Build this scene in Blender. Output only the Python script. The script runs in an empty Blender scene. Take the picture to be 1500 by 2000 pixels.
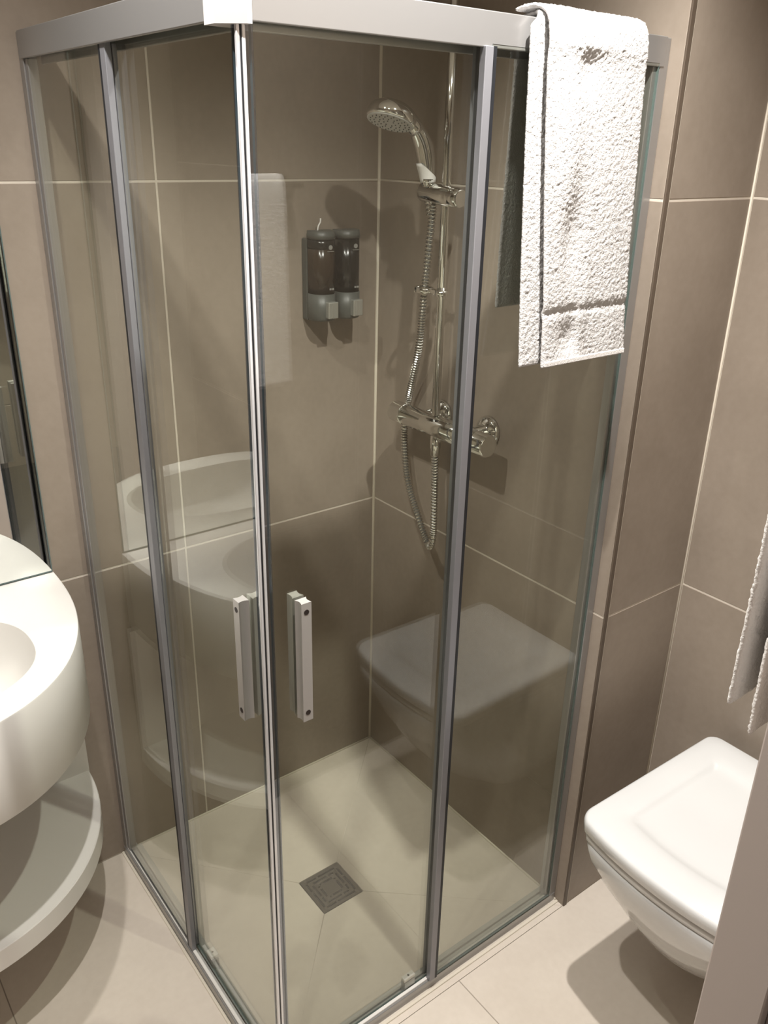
import bpy, bmesh, math, random
from mathutils import Vector, Matrix, noise

random.seed(7)
sc = bpy.context.scene
col = sc.collection

# ------------------------------------------------------------------ camera
F_PX = 1654.98
CAM = Vector((-1.3107, -1.7326, 1.7193))
YAW, PITCH, ROLL = 0.909733, -0.410091, 0.0225045
fw = Vector((math.cos(PITCH)*math.cos(YAW), math.cos(PITCH)*math.sin(YAW), math.sin(PITCH)))
rt0 = Vector((math.sin(YAW), -math.cos(YAW), 0)); up0 = rt0.cross(fw)
rt = rt0*math.cos(ROLL) + up0*math.sin(ROLL)
up = -rt0*math.sin(ROLL) + up0*math.cos(ROLL)
cd = bpy.data.cameras.new('camera'); cam = bpy.data.objects.new('camera', cd); col.objects.link(cam)
cd.sensor_fit = 'VERTICAL'; cd.sensor_height = 24.0; cd.sensor_width = 18.0
cd.lens = F_PX/2000*24.0
cd.clip_start = 0.01
M3 = Matrix((rt, up, -fw)).transposed()
cam.matrix_world = Matrix.Translation(CAM) @ M3.to_4x4()
sc.camera = cam

# ------------------------------------------------------------------ world, exposure
w = bpy.data.worlds.new('world'); sc.world = w; w.use_nodes = True
w.node_tree.nodes['Background'].inputs[0].default_value = (0.9, 0.82, 0.72, 1)
w.node_tree.nodes['Background'].inputs[1].default_value = 0.05
sc.view_settings.view_transform = 'Standard'; sc.view_settings.look = 'None'
sc.view_settings.gamma = 1.0; sc.view_settings.use_curve_mapping = False
sc.view_settings.exposure = 0.82
try:
    sc.cycles.transparent_max_bounces = 32
    sc.cycles.max_bounces = 12; sc.cycles.glossy_bounces = 6
except Exception:
    pass

# ceiling downlights: (x, y, power)
CEIL = 2.40
LAMPS = [(-1.04, -0.56, 31.0), (-0.99, -0.955, 44.0), (-0.43, -1.07, 79.0)]
HALL_FILL = (-1.0, -2.5, 9.0)  # added, unseen: fills light from the hall onto the towel's back
WARM = (1.0, 0.97, 0.925)

# ------------------------------------------------------------------ materials
def nt(name):
    m = bpy.data.materials.new(name); m.use_nodes = True
    return m, m.node_tree.nodes, m.node_tree.links, m.node_tree.nodes['Principled BSDF']

def plain(name, rgb, rough=0.5, metal=0.0, spec=0.5, bump=0.0, bscale=200.0, coat=0.0, emit=None):
    m, N, L, b = nt(name)
    b.inputs['Base Color'].default_value = (*rgb, 1); b.inputs['Roughness'].default_value = rough
    b.inputs['Metallic'].default_value = metal; b.inputs['Specular IOR Level'].default_value = spec
    b.inputs['Coat Weight'].default_value = coat
    if emit:
        b.inputs['Emission Color'].default_value = (*rgb, 1); b.inputs['Emission Strength'].default_value = emit
    if bump:
        t = N.new('ShaderNodeTexCoord'); n = N.new('ShaderNodeTexNoise'); n.inputs['Scale'].default_value = bscale
        n.inputs['Detail'].default_value = 3
        p = N.new('ShaderNodeBump'); p.inputs['Strength'].default_value = bump; p.inputs['Distance'].default_value = 0.002
        L.new(t.outputs['Object'], n.inputs['Vector']); L.new(n.outputs['Fac'], p.inputs['Height']); L.new(p.outputs[0], b.inputs['Normal'])
    return m

def tile_mat(name, c1, c2, rough=0.38, scale=2.2, spec=0.4):
    m, N, L, b = nt(name)
    g = N.new('ShaderNodeNewGeometry')
    n1 = N.new('ShaderNodeTexNoise'); n1.inputs['Scale'].default_value = scale; n1.inputs['Detail'].default_value = 5; n1.inputs['Roughness'].default_value = 0.6
    n2 = N.new('ShaderNodeTexNoise'); n2.inputs['Scale'].default_value = 70; n2.inputs['Detail'].default_value = 4
    L.new(g.outputs['Position'], n1.inputs['Vector']); L.new(g.outputs['Position'], n2.inputs['Vector'])
    r = N.new('ShaderNodeValToRGB'); r.color_ramp.elements[0].position = 0.3; r.color_ramp.elements[1].position = 0.7
    r.color_ramp.elements[0].color = (*c1, 1); r.color_ramp.elements[1].color = (*c2, 1)
    mx = N.new('ShaderNodeMath'); mx.operation = 'MULTIPLY_ADD'; mx.inputs[1].default_value = 0.22; 
    L.new(n2.outputs['Fac'], mx.inputs[0]); 
    sub = N.new('ShaderNodeMath'); sub.operation = 'SUBTRACT'; sub.inputs[1].default_value = 0.11
    L.new(n1.outputs['Fac'], sub.inputs[0]); L.new(sub.outputs[0], mx.inputs[2])
    L.new(mx.outputs[0], r.inputs['Fac']); L.new(r.outputs[0], b.inputs['Base Color'])
    b.inputs['Roughness'].default_value = rough; b.inputs['Specular IOR Level'].default_value = spec
    p = N.new('ShaderNodeBump'); p.inputs['Strength'].default_value = 0.05; p.inputs['Distance'].default_value = 0.002
    L.new(n2.outputs['Fac'], p.inputs['Height']); L.new(p.outputs[0], b.inputs['Normal'])
    return m

def glass_mat(name, tint, f0=0.042, gain=1.0):
    """clear sheet: transparent body with a Fresnel-weighted mirror coat (same for every ray)"""
    m, N, L, b = nt(name); N.remove(b)
    out = N['Material Output']
    tr = N.new('ShaderNodeBsdfTransparent'); tr.inputs[0].default_value = (*tint, 1)
    gl = N.new('ShaderNodeBsdfGlossy'); gl.inputs['Roughness'].default_value = 0.0; gl.inputs[0].default_value = (1, 1, 1, 1)
    lw = N.new('ShaderNodeLayerWeight'); lw.inputs[0].default_value = 0.5
    pw = N.new('ShaderNodeMath'); pw.operation = 'POWER'; pw.inputs[1].default_value = 5
    ma = N.new('ShaderNodeMath'); ma.operation = 'MULTIPLY_ADD'; ma.inputs[1].default_value = 0.95*gain; ma.inputs[2].default_value = f0
    L.new(lw.outputs['Facing'], pw.inputs[0]); L.new(pw.outputs[0], ma.inputs[0])
    mix = N.new('ShaderNodeMixShader'); L.new(ma.outputs[0], mix.inputs[0]); L.new(tr.outputs[0], mix.inputs[1]); L.new(gl.outputs[0], mix.inputs[2])
    L.new(mix.outputs[0], out.inputs[0])
    return m

MT = {}
MT['tile'] = tile_mat('wall tile', (0.240, 0.197, 0.157), (0.320, 0.268, 0.219))
MT['floor_tile'] = tile_mat('floor tile', (0.60, 0.53, 0.455), (0.70, 0.63, 0.55), rough=0.45)
MT['grout'] = plain('grout', (0.60, 0.54, 0.46), 0.8)
MT['floor_grout'] = plain('floor grout', (0.36, 0.31, 0.26), 0.8)
MT['caulk'] = plain('caulk', (0.66, 0.60, 0.50), 0.5)
MT['bronze'] = plain('dark tile trim', (0.10, 0.075, 0.055), 0.45)
MT['paint'] = plain('wall paint', (0.52, 0.45, 0.38), 0.7)
MT['ceil'] = plain('ceiling paint', (0.78, 0.74, 0.68), 0.8)
MT['carpet'] = plain('hall carpet', (0.16, 0.155, 0.15), 0.95, bump=0.6, bscale=300)
MT['jamb'] = plain('door frame paint', (0.52, 0.45, 0.41), 0.45)
MT['alu'] = plain('satin aluminium', (0.38, 0.372, 0.368), 0.36, 0.7)
MT['alu_blue'] = plain('bluish grey stile', (0.25, 0.25, 0.27), 0.4, 0.45)
MT['track'] = plain('pale grey floor track', (0.42, 0.41, 0.38), 0.45)
MT['alu_dark'] = plain('grey aluminium track', (0.40, 0.395, 0.38), 0.4, 0.6)
MT['plastic'] = plain('pale grey plastic', (0.70, 0.68, 0.65), 0.35)
MT['handle'] = plain('light grey handle', (0.46, 0.44, 0.42), 0.3, 0.3)
MT['cap'] = plain('light grey cap plastic', (0.46, 0.44, 0.43), 0.35)
MT['chrome'] = plain('chrome', (0.78, 0.78, 0.76), 0.06, 1.0)
MT['chrome_soft'] = plain('ridged chrome', (0.62, 0.61, 0.58), 0.18, 1.0)
MT['black'] = plain('black rubber', (0.008, 0.009, 0.012), 0.5)
MT['hole'] = plain('screw recess', (0.02, 0.012, 0.01), 0.5)
MT['glass'] = glass_mat('shower glass', (0.945, 0.960, 0.928))
MT['glass_edge'] = plain('glass edge', (0.10, 0.14, 0.135), 0.15)
MT['seal'] = glass_mat('blue-grey plastic seal', (0.62, 0.65, 0.72), 0.08)
MT['magnet'] = plain('white magnet strip', (0.74, 0.74, 0.76), 0.2, 0.35)
MT['ceramic'] = plain('white ceramic', (0.64, 0.64, 0.635), 0.08, coat=0.3)
MT['solid'] = plain('white solid surface', (0.72, 0.70, 0.665), 0.3)
MT['mirror'] = plain('mirror silver', (0.86, 0.88, 0.86), 0.0, 1.0)
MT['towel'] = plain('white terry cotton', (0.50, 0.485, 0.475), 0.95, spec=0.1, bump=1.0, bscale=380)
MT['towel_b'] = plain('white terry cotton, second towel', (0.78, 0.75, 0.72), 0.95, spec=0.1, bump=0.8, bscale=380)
MT['towel_hem'] = plain('white woven hem', (0.66, 0.63, 0.61), 0.9, spec=0.1, bump=0.5, bscale=600)
MT['disp_grey'] = plain('grey dispenser plastic', (0.070, 0.073, 0.066), 0.42)
MT['disp_dark'] = plain('smoked dispenser tank', (0.006, 0.006, 0.005), 0.2)
MT['disp_brown'] = plain('brown soap behind smoked plastic', (0.026, 0.016, 0.009), 0.2)
MT['disp_button'] = plain('silver button', (0.50, 0.50, 0.46), 0.25, 0.7)
MT['print'] = plain('pale print', (0.24, 0.235, 0.22), 0.5)
MT['spray'] = plain('grey spray plate', (0.55, 0.55, 0.53), 0.4)
MT['nozzle'] = plain('dark nozzle', (0.10, 0.10, 0.095), 0.5)
MT['steel'] = plain('drain steel', (0.33, 0.315, 0.28), 0.28, 0.9)
MT['steel_dark'] = plain('drain slot', (0.07, 0.065, 0.055), 0.4, 0.6)
MT['lamp_white'] = plain('lamp trim', (0.8, 0.8, 0.8), 0.4)
MT['lamp_glow'] = plain('lamp glow', (1.0, 0.92, 0.82), 0.4, emit=25.0)

# ------------------------------------------------------------------ helpers
def obj(name, bm, mats, parent=None, smooth=False, loc=None):
    me = bpy.data.meshes.new(name)
    bmesh.ops.recalc_face_normals(bm, faces=bm.faces[:])
    bm.to_mesh(me); bm.free()
    for m in (mats if isinstance(mats, (list, tuple)) else [mats]):
        me.materials.append(MT[m] if isinstance(m, str) else m)
    if smooth:
        for p in me.polygons: p.use_smooth = True
    o = bpy.data.objects.new(name, me); col.objects.link(o)
    if parent is not None: o.parent = parent
    if loc is not None: o.location = loc
    return o

def obj_at(name, bm, mats, parent, smooth=False):
    """world-space bmesh made child of a parent that may be displaced"""
    o = obj(name, bm, mats, None, smooth)
    if parent is not None:
        o.parent = parent
        o.matrix_parent_inverse = Matrix.Translation(parent_world(parent)).inverted()
    return o

def parent_world(o):
    v = Vector((0, 0, 0))
    while o is not None:
        v += o.location + (o.matrix_parent_inverse.translation if o.parent else Vector((0, 0, 0)))
        o = o.parent
    return v

def tag(o, label=None, cat=None, group=None, kind=None):
    if label: o['label'] = label
    if cat: o['category'] = cat
    if group: o['group'] = group
    if kind: o['kind'] = kind
    return o

def empty(name, loc, label, cat, group=None):
    o = bpy.data.objects.new(name, None); col.objects.link(o); o.location = loc
    o.empty_display_size = 0.05
    return tag(o, label, cat, group)

def box(bm, a, b, bevel=0.0, seg=2, mi=0):
    x0, x1 = sorted((a[0], b[0])); y0, y1 = sorted((a[1], b[1])); z0, z1 = sorted((a[2], b[2]))
    r = bmesh.ops.create_cube(bm, size=1.0)
    vs = r['verts']
    for v in vs:
        v.co = Vector(((x0+x1)/2 + v.co.x*(x1-x0), (y0+y1)/2 + v.co.y*(y1-y0), (z0+z1)/2 + v.co.z*(z1-z0)))
    fs = list({f for v in vs for f in v.link_faces})
    for f in fs: f.material_index = mi
    if bevel > 0:
        es = list({e for v in vs for e in v.link_edges})
        bmesh.ops.bevel(bm, geom=es, offset=bevel, segments=seg, profile=0.5, affect='EDGES', material=mi)
    return bm

def boxbm(a, b, bevel=0.0, seg=2):
    return box(bmesh.new(), a, b, bevel, seg)

def rings(bm, rs, cap0=True, cap1=True, mi=0, closed=True):
    """loft a list of rings (lists of Vectors of the same length)"""
    vr = [[bm.verts.new(p) for p in r] for r in rs]
    n = len(rs[0]); out = []
    for i in range(len(vr)-1):
        for j in range(n if closed else n-1):
            k = (j+1) % n
            f = bm.faces.new((vr[i][j], vr[i][k], vr[i+1][k], vr[i+1][j])); f.material_index = mi; f.smooth = True; out.append(f)
    if cap0: f = bm.faces.new(vr[0][::-1]); f.material_index = mi; out.append(f)
    if cap1: f = bm.faces.new(vr[-1]); f.material_index = mi; out.append(f)
    return out

def frame_of(d):
    d = d.normalized()
    a = Vector((0, 0, 1)) if abs(d.z) < 0.9 else Vector((1, 0, 0))
    u = d.cross(a).normalized(); v = d.cross(u).normalized()
    return u, v

def lathe(bm, origin, axis, prof, n=32, mi=0, cap0=True, cap1=True):
    """prof: list of (t along axis, radius)"""
    axis = Vector(axis).normalized(); u, v = frame_of(axis); o = Vector(origin)
    rs = [[o + axis*t + (u*math.cos(2*math.pi*k/n) + v*math.sin(2*math.pi*k/n))*max(r, 1e-5) for k in range(n)] for t, r in prof]
    return rings(bm, rs, cap0, cap1, mi)

def tube(bm, pts, rad, n=12, mi=0, caps=True):
    pts = [Vector(p) for p in pts]; N = len(pts)
    u = None; rs = []
    for i, p in enumerate(pts):
        d = (pts[min(i+1, N-1)] - pts[max(i-1, 0)]).normalized()
        if u is None: u, v = frame_of(d)
        else:
            u = (u - d*u.dot(d)).normalized(); v = d.cross(u)
        r = rad(i) if callable(rad) else rad
        rs.append([p + (u*math.cos(2*math.pi*k/n) + v*math.sin(2*math.pi*k/n))*r for k in range(n)])
    return rings(bm, rs, caps, caps, mi)

def catmull(P, step=0.01):
    P = [Vector(p) for p in P]; out = []
    Q = [P[0]*2-P[1]] + P + [P[-1]*2-P[-2]]
    for i in range(1, len(Q)-2):
        a, b, c, d = Q[i-1:i+3]; m = max(2, int((c-b).length/step))
        for k in range(m):
            t = k/m
            out.append(0.5*((2*b) + (c-a)*t + (2*a-5*b+4*c-d)*t*t + (3*b-a-3*c+d)*t**3))
    out.append(P[-1]); return out

def outline_rect(bm, x0, x1, y0, y1, z, r, n=6):
    pts = []
    for cx, cy, a0 in ((x1-r, y1-r, 0), (x0+r, y1-r, 90), (x0+r, y0+r, 180), (x1-r, y0+r, 270)):
        for k in range(n+1):
            a = math.radians(a0+90*k/n); pts.append(Vector((cx+r*math.cos(a), cy+r*math.sin(a), z)))
    return pts

# ------------------------------------------------------------------ room shell
ROW = 0.82; J = 0.0021          # tile row height, half joint
XL, XR = -1.72, 0.27            # bathroom side walls
YB = -1.47                      # inner face of the wall with the doorway
EB = 0.806                      # the boxed-out shower wall ends here (y = -EB)
TT = 0.008                      # tile thickness

def struct(name, bm, mat):
    o = obj(name, bm, mat); o['kind'] = 'structure'; return o

wall_back = struct('wall_back', boxbm((XL-0.1, 0.0007, -0.05), (0.05, 0.12, CEIL)), 'grout')
wall_shower = struct('wall_shower', boxbm((0.0007, 0.0, -0.05), (0.06, -EB+0.003, CEIL)), 'grout')
wall_return = struct('wall_return', boxbm((0.003, -EB+0.0027, -0.05), (0.36, -EB+0.06, CEIL)), 'grout')
wall_right = struct('wall_right', boxbm((XR+0.0007, -EB+0.003, -0.05), (XR+0.12, YB-0.15, CEIL)), 'grout')
wall_left = struct('wall_left', boxbm((XL-0.002, 0.0, -0.05), (XL-0.12, YB-0.15, CEIL)), 'grout')

def tile_piece(parent, a, b):
    return obj('tile', boxbm(a, b, 0.0007, 1), 'tile', parent)

rows = [(0.0, ROW), (ROW, 2*ROW), (2*ROW, CEIL)]
for z0, z1 in rows:
    za, zb = z0+J, z1-J
    for x0, x1 in ((-0.563, -0.002), (-1.383, -0.563), (XL, -1.383)):
        tile_piece(wall_back, (x0+J, 0.0+0.008, za), (x1-J, 0.0, zb))
    tile_piece(wall_shower, (0.0, -0.002, za), (0.008, -EB+0.0045, zb))
    tile_piece(wall_return, (0.0125, -EB+0.010, za), (XR-0.002, -EB+0.002, zb))
    for y0, y1 in ((-EB, -1.2), (-1.2, YB)):
        tile_piece(wall_right, (XR, y0-J, za), (XR+0.008, y1+J, zb))
    for y0, y1 in ((0, -0.72), (-0.72, YB)):
        tile_piece(wall_left, (XL-0.008, y0-J, za), (XL, y1+J, zb))

# wall with the doorway (camera stands just outside it)
JX = -0.684
wall_front = struct('wall_front', boxbm((JX+0.03, YB, -0.05), (XR+0.12, YB-0.14, CEIL)), 'paint')
for z0, z1 in rows:
    tile_piece(wall_front, (JX+0.064, YB-0.002, z0+J), (-0.10-J, YB+0.003, z1-J)); tile_piece(wall_front, (-0.10+J, YB-0.002, z0+J), (XR-0.002, YB+0.003, z1-J))
bm = boxbm((XL-0.12, YB, -0.05), (-1.50, YB-0.14, CEIL))
box(bm, (-1.50, YB, 2.12), (JX+0.03, YB-0.14, CEIL))
struct('wall_front_side', bm, 'paint')
bm = boxbm((JX, YB+0.004, 0), (JX+0.06, YB-0.056, 2.10), 0.002)
box(bm, (JX+0.012, YB-0.056, 0), (JX+0.06, YB-0.15, 2.10), 0.002)
box(bm, (-1.50, YB+0.004, 0), (-1.46, YB-0.15, 2.10), 0.002)
box(bm, (-1.50, YB+0.004, 2.10), (JX+0.06, YB-0.15, 2.14), 0.002)
struct('door_1', bm, 'jamb')
struct('ceiling', boxbm((XL-0.5, 0.12, CEIL), (0.9, -3.3, CEIL+0.08)), 'ceil')
struct('wall_hall_back', boxbm((XL-0.5, -3.1, -0.05), (0.9, -3.2, CEIL)), 'paint')
struct('wall_hall_left', boxbm((XL-0.5, YB-0.14, -0.05), (XL-0.4, -3.1, CEIL)), 'paint')
struct('wall_hall_right', boxbm((0.8, YB-0.14, -0.05), (0.9, -3.1, CEIL)), 'paint')
struct('wall_hall_front', boxbm((XR+0.12, YB-0.0, -0.05), (0.9, YB-0.14, CEIL)), 'paint')
struct('floor_hall', boxbm((XL-0.5, YB-0.07, -0.05), (0.9, -3.2, 0.002)), 'carpet')

# floor: slab in grout colour, tiles laid on it, sloped pieces in the shower
floor = struct('floor', boxbm((XL-0.1, 0.1, -0.06), (XR+0.1, YB-0.07, -0.016)), 'grout')
FL = 0.803
bm = boxbm((XL, YB, -0.0158), (XR, -FL, -0.0008)); box(bm, (XL, -FL, -0.0158), (-0.8035, 0, -0.0008))
obj('floor_grout', bm, 'floor_grout', floor)
def floor_piece(poly, z=None):
    bm = bmesh.new()
    top = [bm.verts.new(Vector(p)) for p in poly]; bot = [bm.verts.new(Vector((p[0], p[1], -0.020))) for p in poly]
    bm.faces.new(top); bm.faces.new(bot[::-1]); n = len(poly)
    for i in range(n): bm.faces.new((top[i], bot[i], bot[(i+1) % n], top[(i+1) % n]))
    return obj('floor_tile', bm, 'floor_tile', floor)
def rect_floor(x0, x1, y0, y1):
    j = 0.0013
    floor_piece([(x0+j, y0+j, 0), (x1-j, y0+j, 0), (x1-j, y1-j, 0), (x0+j, y1-j, 0)])
for _x0, _x1 in ((-0.345, XR), (-1.165, -0.345), (XL, -1.165)): rect_floor(_x0, _x1, YB, -FL)
rect_floor(-1.165, -0.803, -FL, 0); rect_floor(XL, -1.165, -FL, 0); 
DX0, DX1, DY0, DY1 = -0.4845, -0.3685, -0.4695, -0.3535
DZ = -0.007; j = 0.0008
SX, SY = -0.803, -FL
# four sloping pieces around the drain, mitred along the diagonals
def shower_piece(a, b, c, d):
    ctr = (Vector(a)+Vector(b)+Vector(c)+Vector(d))/4
    pts = []
    for q in (a, b, c, d):
        v = Vector(q); dd = (ctr-v); dd.z = 0
        pts.append(v + dd.normalized()*j*1.6)
    floor_piece(pts)
o00, o10, o11, o01 = (SX, SY, 0), (0, SY, 0), (0, 0, 0), (SX, 0, 0)
i00, i10, i11, i01 = (DX0, DY0, DZ), (DX1, DY0, DZ), (DX1, DY1, DZ), (DX0, DY1, DZ)
shower_piece(o01, o11, i11, i01); shower_piece(o11, o10, i10, i11)
shower_piece(o10, o00, i00, i10); shower_piece(o00, o01, i01, i00)

for a_, b_ in ((o00, i00), (o10, i10), (o11, i11), (o01, i01)):
    a_, b_ = Vector(a_), Vector(b_); bm = bmesh.new()
    tube(bm, [a_-Vector((0, 0, 0.0024)), b_-Vector((0, 0, 0.0024))], 0.0022, 8)
    obj('floor_joint', bm, 'floor_tile', floor)

# silicone joints and tile edge trim
bm = bmesh.new()
lathe(bm, (-0.001, -0.001, 0), (0, 0, 1), [(0, 0.0042), (CEIL, 0.0042)], 10); struct('trim_1', bm, 'caulk')
bm = bmesh.new(); lathe(bm, (-0.80, -0.0005, 0.0005), (1, 0, 0), [(0, 0.0036), (0.80, 0.0036)], 8); struct('trim_2', bm, 'caulk')
bm = bmesh.new(); lathe(bm, (-0.0005, -0.78, 0.0005), (0, 1, 0), [(0, 0.0036), (0.78, 0.0036)], 8); struct('trim_3', bm, 'caulk')
bm = bmesh.new(); lathe(bm, (XR-0.001, -EB+0.001, 0), (0, 0, 1), [(0, 0.0026), (CEIL, 0.0026)], 8); struct('trim_4', bm, 'caulk')
struct('trim_5', boxbm((-0.0010, -EB+0.0035, 0), (0.0105, -EB-0.0005, CEIL), 0.0006, 1), 'bronze')
bm = boxbm((0.0105, -EB+0.003, 0), (0.0128, -EB+0.0008, CEIL)); struct('trim_6', bm, 'caulk')
bm = boxbm((-0.809, 0, 0), (-0.8025, -0.79, 0.003), 0.001, 1); box(bm, (-0.81, -0.7815, 0), (0, -0.7885, 0.003), 0.001, 1)
struct('trim_7', bm, 'caulk')

# ------------------------------------------------------------------ lamps
def downlight(x, y, power, label, size=math.radians(126), blend=1.0):
    t = empty('ceiling_downlight', (x, y, CEIL), label, 'light', 'ceiling downlights')
    bm = bmesh.new(); lathe(bm, (x, y, CEIL), (0, 0, -1), [(0.0, 0.042), (0.004, 0.042), (0.006, 0.038), (0.006, 0.030), (0.001, 0.027)], 32, cap0=True, cap1=False)
    obj_at('trim_ring', bm, 'lamp_white', t, True)
    bm = bmesh.new(); lathe(bm, (x, y, CEIL-0.0012), (0, 0, -1), [(0.0, 0.027), (0.0008, 0.027)], 24)
    obj_at('lens', bm, 'lamp_glow', t)
    ld = bpy.data.lights.new('downlight_beam', 'SPOT'); ld.energy = power; ld.spot_size = size; ld.spot_blend = blend
    ld.shadow_soft_size = 0.014; ld.color = WARM
    lo = bpy.data.objects.new('downlight_beam', ld); col.objects.link(lo); lo.location = (0, 0, -0.012); lo.parent = t
    return t
downlight(*LAMPS[0], 'recessed white ceiling downlight above the washbasin')
downlight(*LAMPS[1], 'recessed white ceiling downlight in front of the shower corner')
downlight(*LAMPS[2], 'recessed white ceiling downlight above the toilet')
downlight(*HALL_FILL, 'added fill light in the unseen hall outside')  # added fill light, built like the downlights

# ------------------------------------------------------------------ shower enclosure
ZT0, ZT1 = 1.842, 1.886           # top rail
XO, YO = -0.802, -0.777           # outer faces of the rails
PXO, PYO = -0.8005, -0.7755         # outer faces of the wall profiles
enc = empty('shower_enclosure', (-0.4, -0.4, 0.0), 'square corner shower enclosure with clear glass and satin aluminium frame', 'shower')
def part(name, bm, mats, parent=enc, smooth=False): return obj_at(name, bm, mats, parent, smooth)

# wall profiles
bm = boxbm((PXO, -0.0005, 0.0), (PXO+0.024, -0.022, ZT1-0.001), 0.0015); box(bm, (PXO+0.003, -0.022, 0.03), (PXO+0.021, -0.036, ZT0), 0.001)
part('wall_profile', bm, 'alu')
bm = boxbm((-0.0005, PYO, 0.0), (-0.022, PYO+0.024, ZT1-0.001), 0.0015); box(bm, (-0.022, PYO+0.003, 0.03), (-0.036, PYO+0.021, ZT0), 0.001)
part('wall_profile', bm, 'alu')
# top rails: hollow section seen as outer fascia, top, inner lip
def top_rail(axis):
    bm = bmesh.new()
    if axis == 'y':
        box(bm, (XO, -0.012, ZT0), (XO+0.006, YO+0.05, ZT1), 0.0012)
        box(bm, (XO+0.006, -0.012, ZT0+0.012), (XO+0.042, YO+0.043, ZT1), 0.0012)
        box(bm, (XO+0.036, -0.012, ZT0-0.006), (XO+0.042, YO+0.05, ZT0+0.012), 0.0012)
    else:
        box(bm, (-0.012, YO, ZT0), (XO+0.03, YO+0.006, ZT1), 0.0012)
        box(bm, (-0.012, YO+0.006, ZT0+0.012), (XO+0.03, YO+0.042, ZT1), 0.0012)
        box(bm, (-0.012, YO+0.036, ZT0-0.006), (XO+0.03, YO+0.042, ZT0+0.012), 0.0012)
    return bm
part('top_rail', top_rail('y'), 'alu'); part('top_rail', top_rail('x'), 'alu')
# corner connector of the top rails
bm = bmesh.new()
c = 0.026
def corner_ring(z, g=0.0):
    return [Vector(p) for p in ((XO-0.001-g, YO+0.052, z), (XO-0.001-g, YO+c, z), (XO+c, YO-0.001-g, z), (XO+0.032, YO-0.001-g, z), (XO+0.032, YO+0.041, z), (XO+0.041, YO+0.041, z), (XO+0.041, YO+0.052, z))]
rings(bm, [corner_ring(ZT0-0.003), corner_ring(ZT1+0.001)])
for f in bm.faces: f.smooth = False
part('corner_cap', bm, 'cap')
# bottom rails
def bottom_rail(axis):
    bm = bmesh.new()
    segs = [((0, 0.004), (0.0, 0.024), 0), ((0.004, 0.011), (0.0, 0.028), 1), ((0.011, 0.028), (0.0, 0.011), 2), ((0.028, 0.033), (0.0, 0.017), 2), ((0.033, 0.046), (0.0, 0.006), 2)]
    for (a, b), (z0, z1), mi in segs:
        if axis == 'y': box(bm, (XO+a, -0.004, z0), (XO+b, YO+a, z1), 0.0008, 1, mi)
        else: box(bm, (-0.004, YO+a, z0), (XO+a, YO+b, z1), 0.0008, 1, mi)
    return bm
part('bottom_rail', bottom_rail('y'), ['alu', 'plastic', 'track']); part('bottom_rail', bottom_rail('x'), ['alu', 'plastic', 'track'])

def pane(a, b, name, parent=enc):
    bm = boxbm(a, b)
    dims = [abs(a[i]-b[i]) for i in range(3)]; thin = dims.index(min(dims))
    bm.normal_update()
    for f in bm.faces:
        f.material_index = 0 if abs(f.normal[thin]) > 0.9 else 1
    return part(name, bm, ['glass', 'glass_edge'], parent)

GX, GY = XO+0.006, PYO+0.004       # fixed panes (outer faces)
DXG, DYG = XO+0.019, YO+0.012      # door panes (outer faces)
pL = pane((GX, -0.026, 0.028), (GX+0.006, -0.384, ZT0+0.005), 'fixed_panel')
pR = pane((-0.026, GY-0.006, 0.028), (-0.398, GY, ZT0+0.005), 'fixed_panel')
dL = pane((DXG, -0.374, 0.022), (DXG+0.006, DYG+0.012, ZT0+0.008), 'sliding_door')
dR = pane((-0.382, DYG, 0.022), (DXG+0.018, DYG+0.006, ZT0+0.008), 'sliding_door')
# end stiles with dark gasket
part('stile', boxbm((GX-0.003, -0.384, 0.026), (GX+0.007, -0.403, ZT0+0.002), 0.001), 'alu_blue', pL)
part('gasket', boxbm((GX-0.0028, -0.3775, 0.026), (GX-0.0002, -0.384, ZT0+0.002)), 'black', pL)
part('gasket', boxbm((DXG-0.001, -0.3735, 0.026), (DXG+0.008, -0.3595, ZT0+0.002)), 'seal', dL)
part('door_stile', boxbm((DXG-0.001, -0.374, 0.026), (DXG+0.007, -0.392, ZT0+0.002), 0.001), 'alu_blue', dL)
part('stile', boxbm((-0.399, GY-0.010, 0.026), (-0.414, GY+0.002, ZT0+0.002), 0.001), 'alu_blue', pR)
part('gasket', boxbm((-0.3925, GY-0.0095, 0.026), (-0.399, GY-0.0062, ZT0+0.002)), 'black', pR)
part('door_stile', boxbm((-0.400, DYG+0.013, 0.026), (-0.411, DYG+0.0055, ZT0+0.002), 0.001), 'alu_blue', dR)
# magnetic closing strips in the corner
def strip(bm, a, b, bev=0.0006): box(bm, a, b, bev, 1)
CXm, CYm = DXG+0.004, DYG-0.001      # where the two magnetic strips meet
bm = bmesh.new(); strip(bm, (DXG-0.001, CYm+0.014, 0.024), (DXG+0.007, CYm+0.005, ZT0+0.002)); part('seal_strip', bm, 'seal', dL)
bm = bmesh.new(); strip(bm, (DXG-0.0015, CYm+0.005, 0.022), (DXG+0.0055, CYm+0.0005, ZT0+0.002)); part('magnetic_strip', bm, 'magnet', dL)
bm = bmesh.new(); strip(bm, (CXm+0.0055, DYG-0.0005, 0.024), (CXm+0.0165, DYG+0.007, ZT0+0.002)); part('seal_strip', bm, 'seal', dR)
bm = bmesh.new(); strip(bm, (CXm+0.001, DYG-0.0025, 0.022), (CXm+0.0055, DYG+0.005, ZT0+0.002)); part('magnetic_strip', bm, 'magnet', dR)
bm = bmesh.new(); strip(bm, (CXm-0.0012, DYG-0.0010, 0.022), (CXm+0.001, DYG+0.002, ZT0+0.002), 0); part('magnet_gap', bm, 'black', dR)
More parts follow.
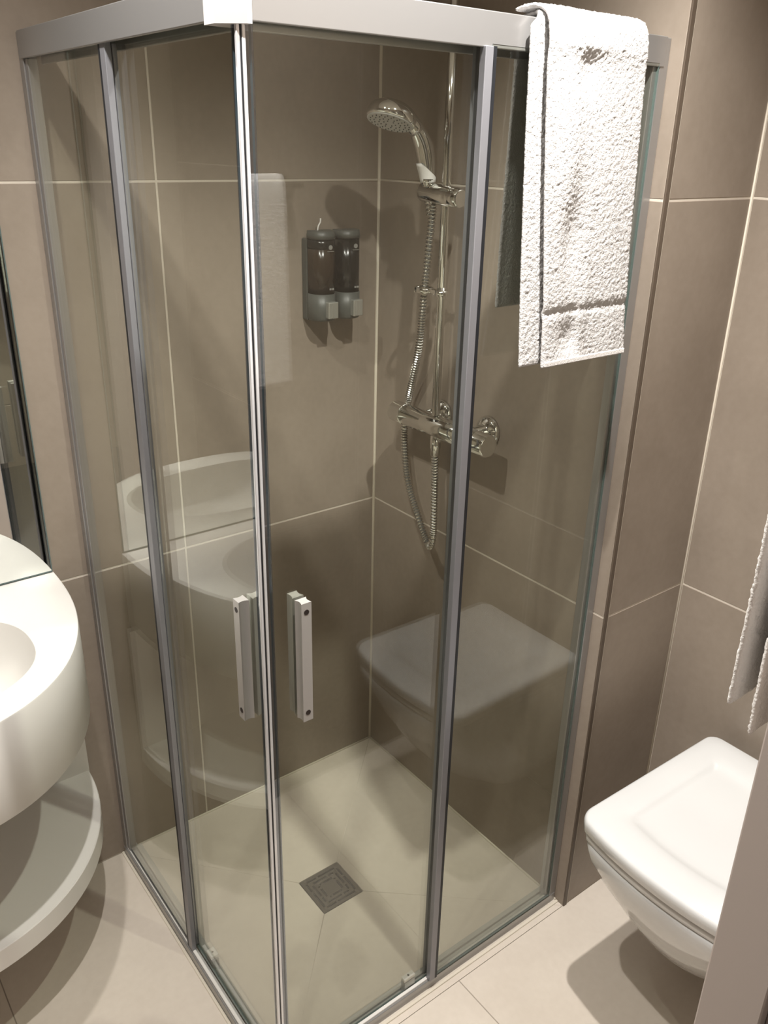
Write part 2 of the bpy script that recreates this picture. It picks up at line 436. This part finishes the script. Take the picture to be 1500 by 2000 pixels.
# handles: a curved bar on each side of the pane, with screw recesses
def handle(axis, pos, face, out, z0, z1, parent):
    """axis: the horizontal direction along the pane; face: outer pane coordinate; out: -1 towards the room"""
    bm = bmesh.new()
    hw = 0.0090
    # plan profile: concave flanks, wider at the grip face
    def prof(sgn, base, dep):
        n = 8; L_ = []; R_ = []
        for k in range(n+1):
            t = k/n; wdt = hw*(0.78 + 0.36*abs(2*t-1)**1.8 if t < 0.5 else 0.78+0.22*abs(2*t-1)**1.8)
            L_.append((pos-wdt, base+sgn*dep*t)); R_.append((pos+wdt, base+sgn*dep*t))
        return L_ + R_[::-1]
    for sgn, base, dep in ((out, face+out*0.0005, 0.017), (-out, face-out*0.0065, 0.018)):
        pr = prof(sgn, base, dep)
        P = (lambda a, b, z: Vector((a, b, z))) if axis == 'x' else (lambda a, b, z: Vector((b, a, z)))
        rings(bm, [[P(a, b, z0) for a, b in pr], [P(a, b, z1) for a, b in pr]])
        fz = base+sgn*dep
        ax = (0, out, 0) if axis == 'x' else (out, 0, 0)
        if sgn == out:
            for zz in (z0+0.016, z1-0.016):
                o = P(pos, fz, zz); lathe(bm, o - Vector(ax)*0.001, ax, [(0, 0.0046), (0.0014, 0.0046)], 16, 1)
    for f in bm.faces:
        f.smooth = False
    return part('handle', bm, ['handle', 'hole'], parent)
handle('y', -0.718, DXG, -1, 0.868, 1.084, dL)
handle('x', -0.716, DYG, -1, 0.866, 1.082, dR)
# bottom guides clipped to the doors
def guide(p, axis, parent):
    x, y = p; bm = bmesh.new()
    dx, dy = (0.0085, 0.015) if axis == 'y' else (0.014, 0.0075)
    box(bm, (x-dx, y-dy, 0.011), (x+dx, y+dy, 0.046), 0.001, 1, 1)
    box(bm, (x-dx*1.05, y-dy*0.8, 0.046), (x+dx*1.05, y+dy*0.8, 0.055), 0.0015, 2, 0)
    lathe(bm, (x, y, 0.0548), (0, 0, 1), [(0, 0.0025), (0.0006, 0.0025)], 10, 2)
    part('bottom_guide', bm, ['plastic', 'alu_dark', 'hole'], parent)
guide((-0.772, -0.452), 'y', dL); guide((-0.456, -0.757), 'x', dR)

# ------------------------------------------------------------------ floor drain
dr = empty('floor_drain', ((DX0+DX1)/2, (DY0+DY1)/2, DZ), 'square stainless steel shower drain grate with concentric slots', 'drain')
bm = bmesh.new(); m_ = 0.001
box(bm, (DX0+m_, DY0+m_, -0.0155), (DX1-m_, DY1-m_, -0.011)); obj_at('drain_pan', bm, 'steel_dark', dr)
cx, cy = (DX0+DX1)/2, (DY0+DY1)/2; H = (DX1-DX0)/2 - m_
def sq_ring(bm, h0, h1, z0, z1):
    for s in ((-1, 0), (1, 0), (0, -1), (0, 1)):
        if s[0]: box(bm, (cx+s[0]*h0, cy-h1 if False else cy-h1, z0), (cx+s[0]*h1, cy+h1, z1), 0.0006, 1)
        else: box(bm, (cx-h0, cy+s[1]*h0, z0), (cx+h0, cy+s[1]*h1, z1), 0.0006, 1)
bm = bmesh.new(); sq_ring(bm, H-0.008, H, -0.0112, DZ+0.001); obj_at('rim', bm, 'steel', dr)
for h0, h1 in ((H-0.0195, H-0.0135), (H-0.031, H-0.025)):
    bm = bmesh.new(); sq_ring(bm, h0, h1, -0.0112, DZ+0.0005)
    obj_at('slot_ring', bm, 'steel', dr)
bm = boxbm((cx-(H-0.037), cy-(H-0.037), -0.0112), (cx+(H-0.037), cy+(H-0.037), DZ+0.0005), 0.0006, 1); obj_at('centre_plate', bm, 'steel', dr)
bm = bmesh.new()
for k in range(3):
    h = H-0.008 - k*0.0115
    for s in ((1, 1), (1, -1), (-1, 1), (-1, -1)):
        a = Vector((cx+s[0]*h, cy+s[1]*h, 0)); b = Vector((cx+s[0]*(h-0.006), cy+s[1]*(h-0.006), 0))
        box(bm, (min(a.x, b.x)-0.001, min(a.y, b.y)-0.001, -0.0112), (max(a.x, b.x)+0.001, max(a.y, b.y)+0.001, DZ+0.0002))
    off = 0.012*(1 if k % 2 else -1)
    for s in (-1, 1):
        box(bm, (cx+off-0.003, cy+s*(h-0.006), -0.0112), (cx+off+0.003, cy+s*h, DZ+0.0002)); box(bm, (cx+s*(h-0.006), cy-off-0.003, -0.0112), (cx+s*h, cy-off+0.003, DZ+0.0002))
obj_at('slot_bridge', bm, 'steel', dr)

# ------------------------------------------------------------------ mixer, riser rail, hand shower, hose
MXX, MXZ = -0.066, 1.122
BY, BX = -0.318, -0.066           # riser bar position
mx = empty('shower_mixer', (0, BY, MXZ), 'chrome thermostatic shower mixer bar on the tiled wall', 'tap')
bm = bmesh.new(); lathe(bm, (MXX, -0.212, MXZ), (0, -1, 0), [(0, 0.0255), (0.245, 0.0255)], 36); obj_at('body', bm, 'chrome', mx, False)
bm = bmesh.new(); lathe(bm, (MXX, -0.2105, MXZ), (0, 1, 0), [(0, 0.021), (0.0005, 0.0265), (0.003, 0.0265), (0.004, 0.0255), (0.040, 0.0255), (0.043, 0.023)], 36); obj_at('flow_knob', bm, 'chrome', mx)
bm = bmesh.new(); lathe(bm, (MXX, -0.4585, MXZ), (0, -1, 0), [(0, 0.021), (0.0005, 0.0265), (0.003, 0.0265), (0.004, 0.0255), (0.034, 0.0255), (0.038, 0.023)], 36); obj_at('temperature_knob', bm, 'chrome', mx)
for fy in (-0.268, -0.428):
    bm = bmesh.new(); lathe(bm, (-0.0005, fy, MXZ+0.006), (-1, 0, 0), [(0, 0.035), (0.006, 0.035), (0.012, 0.030), (0.018, 0.020), (0.02, 0.016), (0.052, 0.016)], 32); obj_at('wall_flange', bm, 'chrome', mx)
bm = bmesh.new(); lathe(bm, (MXX, BY-0.004, MXZ-0.018), (0, 0, -1), [(0, 0.0125), (0.034, 0.0125), (0.036, 0.011), (0.052, 0.011)], 24); obj_at('hose_outlet', bm, 'chrome', mx)

rr = empty('shower_riser_rail', (0, BY, MXZ+0.02), 'chrome vertical shower riser rail with slider above the mixer', 'shower rail')
bm = bmesh.new(); lathe(bm, (BX, BY, MXZ+0.0258), (0, 0, 1), [(0, 0.0095), (1.062, 0.0095)], 24); obj_at('bar', bm, 'chrome', rr)
bm = bmesh.new(); lathe(bm, (-0.0005, BY, 2.16), (-1, 0, 0), [(0, 0.028), (0.006, 0.028), (0.008, 0.012), (0.066, 0.012)], 24); obj_at('wall_bracket', bm, 'chrome', rr)
bm = bmesh.new(); lathe(bm, (BX, BY, 2.20), (0, 0, 1), [(0, 0.012), (0.02, 0.012)], 20); obj_at('end_cap', bm, 'chrome', rr)
SLZ = 1.627
bm = bmesh.new(); lathe(bm, (BX-0.006, -0.252, SLZ), (0, -1, -0.06), [(0, 0.0185), (0.004, 0.0205), (0.090, 0.0205), (0.094, 0.019), (0.097, 0.020), (0.118, 0.019), (0.121, 0.016)], 30); sl = obj_at('slider', bm, 'chrome', rr)
bm = bmesh.new(); lathe(bm, (BX-0.012, -0.272, SLZ+0.016), (0, 0, 1), [(0, 0.015), (0.010, 0.0165), (0.013, 0.0145)], 24); obj_at('holder_cup', bm, 'chrome', sl)
# hose guide
GZ = 1.424
bm = bmesh.new(); lathe(bm, (BX, BY, GZ-0.006), (0, 0, 1), [(0, 0.014), (0.012, 0.014)], 24)
pts = []
for k in range(25):
    a = 2*math.pi*k/24; pts.append(Vector((BX-0.004+0.015*math.cos(a), -0.262+0.021*math.sin(a), GZ)))
rs = []
for p in pts[:-1]:
    cc = Vector((BX-0.004, -0.262, GZ)); d = (p-cc).normalized()
    rs.append([p+Vector((0, 0, 0.006)), p+d*0.004+Vector((0, 0, 0.006)), p+d*0.004-Vector((0, 0, 0.006)), p-Vector((0, 0, 0.006))])
rs.append(rs[0]); rings(bm, rs, False, False)
box(bm, (BX-0.008, -0.308, GZ-0.005), (BX+0.004, -0.284, GZ+0.005), 0.001, 1)
obj_at('hose_guide', bm, 'chrome', rr)

hs = empty('hand_shower', (BX-0.012, -0.272, SLZ), 'chrome hand shower with round grey spray plate resting in the slider', 'shower head')
hp = catmull([(BX-0.010, -0.272, SLZ+0.012), (BX-0.012, -0.270, SLZ+0.04), (BX-0.022, -0.268, SLZ+0.085), (BX-0.036, -0.266, SLZ+0.112), (BX-0.052, -0.264, SLZ+0.130)], 0.006)
nh = len(hp)
bm = bmesh.new()
tube(bm, hp, lambda i: 0.0135 + 0.0055*math.sin(math.pi*min(1, (i/(nh-1))*1.05))**1.2 + 0.001*(i/(nh-1)), 20)
obj_at('grip', bm, 'chrome', hs, True)
hc = Vector((-0.170, -0.262, 1.7720)); hax = Vector((-0.34, -0.10, -0.94)).normalized()
bm = bmesh.new(); lathe(bm, hc, hax, [(-0.024, 0.004), (-0.0235, 0.016), (-0.020, 0.032), (-0.012, 0.045), (0.0, 0.0505), (0.010, 0.051), (0.014, 0.049)], 40); obj_at('head', bm, 'chrome', hs, True)
bm = bmesh.new()
tube(bm, catmull([hp[-4], hp[-1], (-0.140, -0.263, 1.7720), (-0.160, -0.262, 1.7800)], 0.006), lambda i: 0.0165 + 0.0004*i, 20); obj_at('neck', bm, 'chrome', hs, True)
bm = bmesh.new(); lathe(bm, hc, hax, [(0.0125, 0.047), (0.0155, 0.047), (0.0165, 0.045)], 40); sp = obj_at('spray_plate', bm, 'spray', hs)
bm = bmesh.new(); u, v = frame_of(hax)
for ring_r, n in ((0.012, 6), (0.022, 12), (0.032, 16), (0.040, 20)):
    for k in range(n):
        a = 2*math.pi*(k+0.5*(n % 4 == 0))/n
        lathe(bm, hc+hax*0.016+(u*math.cos(a)+v*math.sin(a))*ring_r, hax, [(0, 0.0015), (0.0022, 0.0012)], 8)
no = obj_at('nozzle', bm, 'nozzle', sp); no['kind'] = 'stuff'
bm = bmesh.new()
cut = hp[:9]
tube(bm, [q+Vector((-0.0008, -0.0004, 0)) for q in cut[1:8]], lambda i: 0.0162+0.0009*i, 24)
bmesh.ops.bisect_plane(bm, geom=bm.verts[:]+bm.edges[:]+bm.faces[:], plane_co=(BX-0.012, -0.27, SLZ+0.042), plane_no=Vector((0.55, -0.25, 0.8)).normalized(), clear_outer=True)
cf = obj_at('collar', bm, 'plastic', hs, True); cf['label'] = 'pale grey collar'

ho = []
hose_pts = [(BX-0.010, -0.272, SLZ-0.008), (BX-0.004, -0.276, 1.585), (BX-0.004, -0.286, 1.635), (BX-0.004, -0.266, 1.424), (-0.058, -0.240, 1.29), (-0.026, -0.168, 1.14), (-0.028, -0.159, 1.065), (-0.042, -0.193, 0.952), (-0.052, -0.250, 0.872), (-0.060, -0.300, 0.818), (-0.0635, -0.318, 0.812), (-0.066, -0.329, 0.850), (-0.066, -0.327, 0.96), (MXX, BY-0.004, 1.0512)]
hpts = catmull(hose_pts, 0.0014)
bm = bmesh.new(); fs_ = tube(bm, hpts, lambda i: (0.0090, 0.0092, 0.0086, 0.0072, 0.0070)[i % 5], 12)
for q_, f in enumerate(fs_):
    if (q_//12) % 5 in (3,): f.material_index = 1
for f in bm.faces: f.smooth = False
tag(obj('shower_hose', bm, ['chrome_soft', 'nozzle']), 'ridged chrome shower hose looping below the mixer', 'hose')

# ------------------------------------------------------------------ soap dispensers
def dispenser(xc, label, tank, key):
    t = empty('soap_dispenser', (xc, 0, 1.33), label, 'dispenser', 'soap dispensers on the shower wall')
    hw = 0.031
    def halfround(z, r=1.0, d0=-0.022, dep=0.046, n=14, e=2.6):
        pts = [Vector((xc-hw*r, d0, z))]
        for k in range(n+1):
            a = math.pi*k/n
            cxx = math.copysign(abs(math.cos(a))**(2/e), math.cos(a)); s = abs(math.sin(a))**(2/e)
            pts.append(Vector((xc-hw*r*cxx, d0-0.004-(dep-0.004)*s*r, z)))
        pts.append(Vector((xc+hw*r, d0, z)))
        return pts
    obj_at('back_plate', boxbm((xc-hw-0.0005, -0.0005, 1.332), (xc+hw+0.0005, -0.023, 1.517), 0.003), 'disp_grey', t)
    bm = bmesh.new(); rings(bm, [halfround(1.395, 0.96), halfround(1.517, 0.96)]); tk = obj_at('tank', bm, tank, t)
    if tank == 'disp_brown':
        bm = bmesh.new(); rings(bm, [halfround(1.496, 0.975), halfround(1.517, 0.975)]); obj_at('tank_top', bm, 'disp_dark', t)
    bm = bmesh.new(); rings(bm, [halfround(1.517), halfround(1.527), halfround(1.529, 0.96), halfround(1.535, 0.95)]); obj_at('cap', bm, 'disp_grey', t)
    bm = bmesh.new(); rings(bm, [halfround(1.333, 0.9), halfround(1.337), halfround(1.395)]); obj_at('base', bm, 'disp_grey', t)
    bm = boxbm((xc-0.009, -0.056, 1.341), (xc+0.018, -0.080, 1.379), 0.002, 2); box(bm, (xc+0.000, -0.0795, 1.344), (xc+0.002, -0.0808, 1.376)); obj_at('push_button', bm, 'disp_button', t)
    fy = -0.0675
    bm = bmesh.new(); lathe(bm, (xc+0.005, fy+0.0015, 1.500), (0, -1, 0), [(0, 0.0052), (0.0012, 0.0052)], 20)
    obj_at('emblem', bm, 'print', t)
    bm = boxbm((xc-0.004, fy+0.001, 1.4908), (xc+0.014, fy-0.0003, 1.4920))
    obj_at('printed_line', bm, 'print', t)
    bm = boxbm((xc+0.002, fy+0.002, 1.405), (xc+0.007, fy+0.0004, 1.4090)); obj_at('printed_mark', bm, 'print', t)
    bm = boxbm((xc+0.009, fy+0.002, 1.405), (xc+0.014, fy+0.0004, 1.4090)); obj_at('printed_mark', bm, 'print', t)
    if key:
        bm = bmesh.new(); tube(bm, catmull([(xc-0.006, -0.030, 1.533), (xc-0.003, -0.030, 1.545), (xc+0.003, -0.028, 1.551), (xc+0.004, -0.028, 1.560)], 0.003), 0.0018, 8)
        obj_at('key', bm, 'plastic', t, True)
    return t
dispenser(-0.191, 'grey soap dispenser with brown tank and pale key on top', 'disp_brown', True)
dispenser(-0.1205, 'grey soap dispenser with black tank nearest the shower corner', 'disp_dark', False)

# ------------------------------------------------------------------ towels
def sheet(bm, x0, x1, path, nx, thick, seed, fold=None, mi=0, amp=0.0014, axis='x'):
    """thick cloth hanging along path [(y,z)...]; x0/x1 callables of s (0..1)"""
    P = catmull([Vector((0, a, b)) for a, b in path], 0.0021)
    n = len(P); top = []; bot = []
    for i, p in enumerate(P):
        s = i/(n-1); d = (P[min(i+1, n-1)]-P[max(i-1, 0)]).normalized(); nr = Vector((0, -d.z, d.y))
        a, b = x0(s), x1(s); rt_, rb_ = [], []
        for k in range(nx+1):
            t = k/nx; x = a+(b-a)*t
            fo = fold(t, s) if fold else 0.0
            q = Vector((x*1.0, p.y, p.z))
            nz = amp*(noise.noise(Vector((x*230, p.y*230+seed, p.z*230))) + 0.8*noise.noise(Vector((x*420, p.y*420+seed, p.z*420))))
            ed = min(1.0, min(t, 1-t)*nx/3.0, min(s, 1-s)*(n-1)/3.0)
            h = thick*(0.35+0.65*math.sqrt(max(0.0, ed*(2-ed))))/2
            rt_.append(bm.verts.new(q + nr*(fo+h+nz))); rb_.append(bm.verts.new(q + nr*(fo-h+nz*0.6)))
        top.append(rt_); bot.append(rb_)
    def fc(*v):
        f = bm.faces.new(v); f.material_index = mi; f.smooth = True
    for i in range(n-1):
        for k in range(nx):
            fc(top[i][k], top[i][k+1], top[i+1][k+1], top[i+1][k]); fc(bot[i][k+1], bot[i][k], bot[i+1][k], bot[i+1][k+1])
        fc(top[i][0], top[i+1][0], bot[i+1][0], bot[i][0]); fc(top[i+1][nx], top[i][nx], bot[i][nx], bot[i+1][nx])
    for k in range(nx):
        fc(top[0][k+1], top[0][k], bot[0][k], bot[0][k+1]); fc(top[n-1][k], top[n-1][k+1], bot[n-1][k+1], bot[n-1][k])

tw = empty('bath_towel', (-0.22, YO, ZT1), 'white terry towel folded over the top rail of the shower', 'towel')
ty = YO - 0.006
path1 = [(ty-0.034, 1.400), (ty-0.026, 1.50), (ty-0.018, 1.62), (ty-0.010, 1.76), (ty-0.006, 1.855), (ty-0.004, 1.884), (ty+0.010, 1.8935), (ty+0.038, 1.8935), (ty+0.054, 1.884), (ty+0.058, 1.84), (ty+0.060, 1.70), (ty+0.062, 1.58), (ty+0.062, 1.475)]
bm = bmesh.new()
sheet(bm, lambda s: -0.338 if s < 0.49 else -0.338+0.037*min(1, (s-0.49)/0.05), lambda s: -0.094, path1, 122, 0.0065, 3.1,
      fold=lambda t, s: 0.003*math.sin(t*7+1)*max(0, 1-s*2.6)*(1 if t < 0.3 else 0))
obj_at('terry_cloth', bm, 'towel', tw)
def G(v, c_, w_): return math.exp(-((v-c_)/w_)**2)
def fold2(t, s):
    f = 0.010*G(t, 0.22, 0.13)*G(s, 0.58, 0.22)            # long ridge down the middle
    f -= 0.0075*G(t, 0.40, 0.10)*G(s, 0.765, 0.045)         # dent under the rail
    f += 0.005*G(s, 0.83, 0.035)*(0.4+0.6*G(t, 0.4, 0.3))
    f -= 0.0085*G(t, 0.30, 0.10)*G(s, 0.36, 0.10)
    f -= 0.009*G(t, 0.30, 0.14)*G(s, 0.075, 0.05) - 0.006*G(t, 0.42, 0.05)*G(s, 0.09, 0.08)
    f += 0.004*math.sin(t*9+s*6)*max(0, 0.7-s) + 0.0035*G(t, 0.48, 0.03)*max(0, 0.5-s)
    f += 0.0022*(1/(1+math.exp(-(s-0.155)*160))) - 0.003*G(s, 0.155, 0.012)
    return f
path2 = [(ty-0.048, 1.396), (ty-0.039, 1.50), (ty-0.0305, 1.62), (ty-0.0225, 1.76), (ty-0.0175, 1.855), (ty-0.011, 1.888), (ty+0.010, 1.8985), (ty+0.034, 1.8985), (ty+0.048, 1.896)]
bm = bmesh.new()
sheet(bm, lambda s: -0.300-0.016*max(0, s*1.6-0.2) if s < 0.75 else -0.316-0.004*(s-0.75), lambda s: -0.096, path2, 100, 0.0065, 11.7,
      fold=fold2)
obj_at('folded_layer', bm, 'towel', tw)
def hem(y0, y1, z, x0, x1, parent=tw, dy=-0.0032):
    bm = bmesh.new(); n = 60
    for k in range(n):
        t0 = k/n; x = x0+(x1-x0)*(t0+0.5/n)
        box(bm, (x-0.0014, dy+y0-0.0032, z-0.004), (x+0.0014, dy+y0+0.0008, z+0.004), 0.0008, 1)
    o = obj_at('hem_stitching', bm, 'towel_hem', parent); o['kind'] = 'stuff'
hem(ty-0.0482, 0, 1.402, -0.297, -0.099)

# second towel on a rail behind the door frame, seen from its edge
TY = -1.415
tr_ = empty('towel_rail', (-0.48, YB, 1.635), 'chrome towel rail on the wall beside the doorway', 'rail')
bm = bmesh.new(); lathe(bm, (-0.65, TY, 1.635), (1, 0, 0), [(0, 0.008), (0.36, 0.008)], 16); obj_at('bar', bm, 'chrome', tr_)
for x in (-0.642, -0.298):
    bm = bmesh.new(); lathe(bm, (x, YB+0.0035, 1.635), (0, 1, 0), [(0, 0.02), (0.006, 0.02), (0.008, 0.009), (0.0515, 0.009)], 16); obj_at('wall_post', bm, 'chrome', tr_)
t2 = empty('hand_towel', (-0.48, TY, 1.65), 'white towel hanging edge-on above the toilet beside the door frame', 'towel')
bm = bmesh.new()
sheet(bm, lambda s: -0.622, lambda s: -0.338, [(TY+0.022, 1.226), (TY+0.020, 1.32), (TY+0.017, 1.48), (TY+0.0145, 1.61), (TY+0.0065, 1.6505), (TY-0.0065, 1.6505), (TY-0.0145, 1.61), (TY-0.015, 1.48), (TY-0.013, 1.32), (TY-0.017, 1.206)], 130, 0.006, 21.0,
      fold=lambda t, s: 0.007*math.sin(t*5.0+1.2)*abs(2*s-1)**1.5)
obj_at('terry_cloth', bm, 'towel_b', t2)

# ------------------------------------------------------------------ vanity with basin
VC = -1.25
def dshape(a, b, z, n=64, e=2.4, yb=-0.0015):
    pts = []
    for k in range(n+1):
        th = math.pi*k/n; cxx = math.cos(th); s = math.sin(th)
        pts.append(Vector((VC + a*math.copysign(abs(cxx)**(2/e), cxx), yb - b*abs(s)**(2/e), z)))
    return pts
va = empty('washbasin_unit', (VC, 0, 0.31), 'white D-shaped wall-hung washbasin with open shelf below', 'washbasin')
bm = bmesh.new()
A, B = 0.378, 0.495; ZT = 0.850
nb = 64
out_rings = [dshape(A-0.012, B-0.012, 0.652), dshape(A-0.004, B-0.004, 0.654), dshape(A, B, 0.660), dshape(A, B, ZT-0.004), dshape(A-0.0012, B-0.0012, ZT-0.0012), dshape(A-0.004, B-0.004, ZT)]
# close each D ring along the wall with the same number of points as the bowl ellipse
def closeD(r):
    m = 32; a, b = r[-1], r[0]
    return r + [a.lerp(b, k/m) for k in range(1, m)]
loops = [closeD(r) for r in out_rings]
NL = len(loops[0])
bc = Vector((VC, -0.25)); ba, bb = 0.255, 0.17
def bowl(scale, z, e=2.4):
    pts = []
    ref = loops[-1]
    for p in ref:
        th = math.atan2((p.y-bc.y)/B, (p.x-bc.x)/A)
        cxx, s = math.cos(th), math.sin(th)
        pts.append(Vector((bc.x + ba*scale*math.copysign(abs(cxx)**(2/e), cxx), bc.y + bb*scale*math.copysign(abs(s)**(2/e), s), z)))
    return pts
loops += [bowl(1.02, ZT), bowl(1.0, ZT-0.002), bowl(0.975, ZT-0.02), bowl(0.93, ZT-0.055), bowl(0.84, ZT-0.09), bowl(0.68, ZT-0.115), bowl(0.42, ZT-0.127), bowl(0.12, ZT-0.131)]
fs = rings(bm, loops, True, True)
ob_ = obj_at('basin', bm, 'solid', va)
for p in ob_.data.polygons: p.use_smooth = True
md = ob_.modifiers.new('e', 'EDGE_SPLIT'); md.split_angle = math.radians(40)
bm = bmesh.new(); lathe(bm, (VC, -0.25, ZT-0.130), (0, 0, 1), [(0, 0.026), (0.003, 0.026), (0.005, 0.018)], 24); obj_at('waste_plug', bm, 'chrome', va)
obj_at('back_panel', boxbm((VC-0.386, -0.001, 0.300), (VC+0.386, -0.020, 0.653), 0.001), 'solid', va)
bm = bmesh.new()
sh = [dshape(0.385, 0.418, z_, e=2.15) for z_ in (0.262, 0.264, 0.312, 0.314)]
sh[0] = dshape(0.383, 0.416, 0.262, e=2.15); sh[3] = dshape(0.383, 0.416, 0.314, e=2.15)
rings(bm, sh); o_ = obj_at('shelf', bm, 'solid', va)
md = o_.modifiers.new('e', 'EDGE_SPLIT'); md.split_angle = math.radians(40)

mi_ = empty('wall_mirror', (VC, 0, ZT+0.004), 'frameless wall mirror standing on the back edge of the washbasin', 'mirror')
obj_at('mirror_glass', boxbm((-0.8775, -0.0006, ZT+0.005), (-1.63, -0.0055, 2.0)), 'mirror', mi_)
bm = boxbm((-0.8755, -0.0006, ZT+0.005), (-0.8775, -0.0058, 2.0)); box(bm, (-0.8755, -0.0006, ZT+0.002), (-1.63, -0.0058, ZT+0.005)); obj_at('mirror_edge', bm, 'glass_edge', mi_)

# ------------------------------------------------------------------ toilet
TYC = -1.142
to = empty('toilet', (XR, TYC, 0.07), 'white wall-hung toilet with closed lid', 'toilet')
def toil(u0, u1, hw0, hw1, z, bulge=0.05, rb=0.03, rf=0.045, n=10):
    """plan outline: u from the wall towards the room; nearly square back, gently bowed front"""
    pts = []
    def P(u_, v_): return Vector((XR-u_, TYC+v_, z))
    def arc(c_u, c_v, r, a0, a1, m):
        for k in range(m+1):
            a = math.radians(a0+(a1-a0)*k/m); pts.append(P(c_u+r*math.cos(a), c_v+r*math.sin(a)))
    arc(u0+rb, hw0-rb, rb, 180, 90, 6)
    fr = u1-bulge
    arc(fr-rf*0.4, hw1-rf, rf, 90, 30, 7)
    vm = hw1-rf+rf*math.sin(math.radians(30)); um = fr-rf*0.4+rf*math.cos(math.radians(30))
    for k in range(1, 2*n):
        t = k/(2*n); v_ = vm*(1-2*t); pts.append(P(um+(u1-um)*(1-abs(1-2*t)**2.1), v_))
    arc(fr-rf*0.4, -hw1+rf, rf, -30, -90, 7)
    arc(u0+rb, -hw0+rb, rb, 270, 180, 6)
    return pts
def scale_ring(r, f, z):
    cu = sum((p.x for p in r))/len(r); cu = XR-0.268
    return [Vector((cu+(p.x-cu)*f, TYC+(p.y-TYC)*f, z)) for p in r]
LZ = 0.524
base = toil(0.036, 0.500, 0.178, 0.186, 0, 0.040)
def inset(r, d, z):
    out = []; n = len(r)
    for i, p in enumerate(r):
        a, b = r[i-1], r[(i+1) % n]; t_ = (b-a); t_.z = 0; t_.normalize(); nrm = Vector((t_.y, -t_.x, 0))
        c_ = Vector((XR-0.268, TYC, p.z))-p
        if nrm.dot(c_) < 0: nrm = -nrm
        q = p + nrm*d; out.append(Vector((q.x, q.y, z)))
    return out
bm = bmesh.new()
prof = [(0.003, LZ-0.030), (0.0005, LZ-0.027), (0.0, LZ-0.010), (0.0012, LZ-0.005), (0.004, LZ-0.0015), (0.008, LZ)]
lr = [inset(base, d, z) for d, z in prof]
lr += [scale_ring(lr[-1], f, z) for f, z in ((0.90, LZ+0.001), (0.78, LZ+0.0012), (0.70, LZ-0.0008), (0.665, LZ-0.0035), (0.63, LZ-0.0065), (0.59, LZ-0.0082), (0.52, LZ-0.0085), (0.3, LZ-0.0085), (0.12, LZ-0.0085))]
rings(bm, lr); lid = obj_at('lid', bm, 'ceramic', to, True)
bm = bmesh.new()
rings(bm, [inset(base, 0.010, LZ-0.052), inset(base, 0.007, LZ-0.050), inset(base, 0.006, LZ-0.036), inset(base, 0.010, LZ-0.0325)]); obj_at('seat', bm, 'ceramic', to, True)
bm = bmesh.new()
bl = []
ztop = LZ-0.054
for z, uf, h, bu in ((ztop, 0.490, 0.180, 0.045), (ztop-0.012, 0.493, 0.182, 0.046), (0.43, 0.488, 0.180, 0.05), (0.37, 0.466, 0.174, 0.06), (0.31, 0.433, 0.165, 0.07), (0.25, 0.390, 0.153, 0.08), (0.19, 0.335, 0.137, 0.085), (0.14, 0.270, 0.115, 0.08), (0.115, 0.22, 0.095, 0.07), (0.102, 0.16, 0.07, 0.05)):
    bl.append(toil(0.0015, uf, h*0.97, h, z, bu, 0.012, min(0.07, h*0.6)))
rings(bm, bl); obj_at('bowl', bm, 'ceramic', to, True)
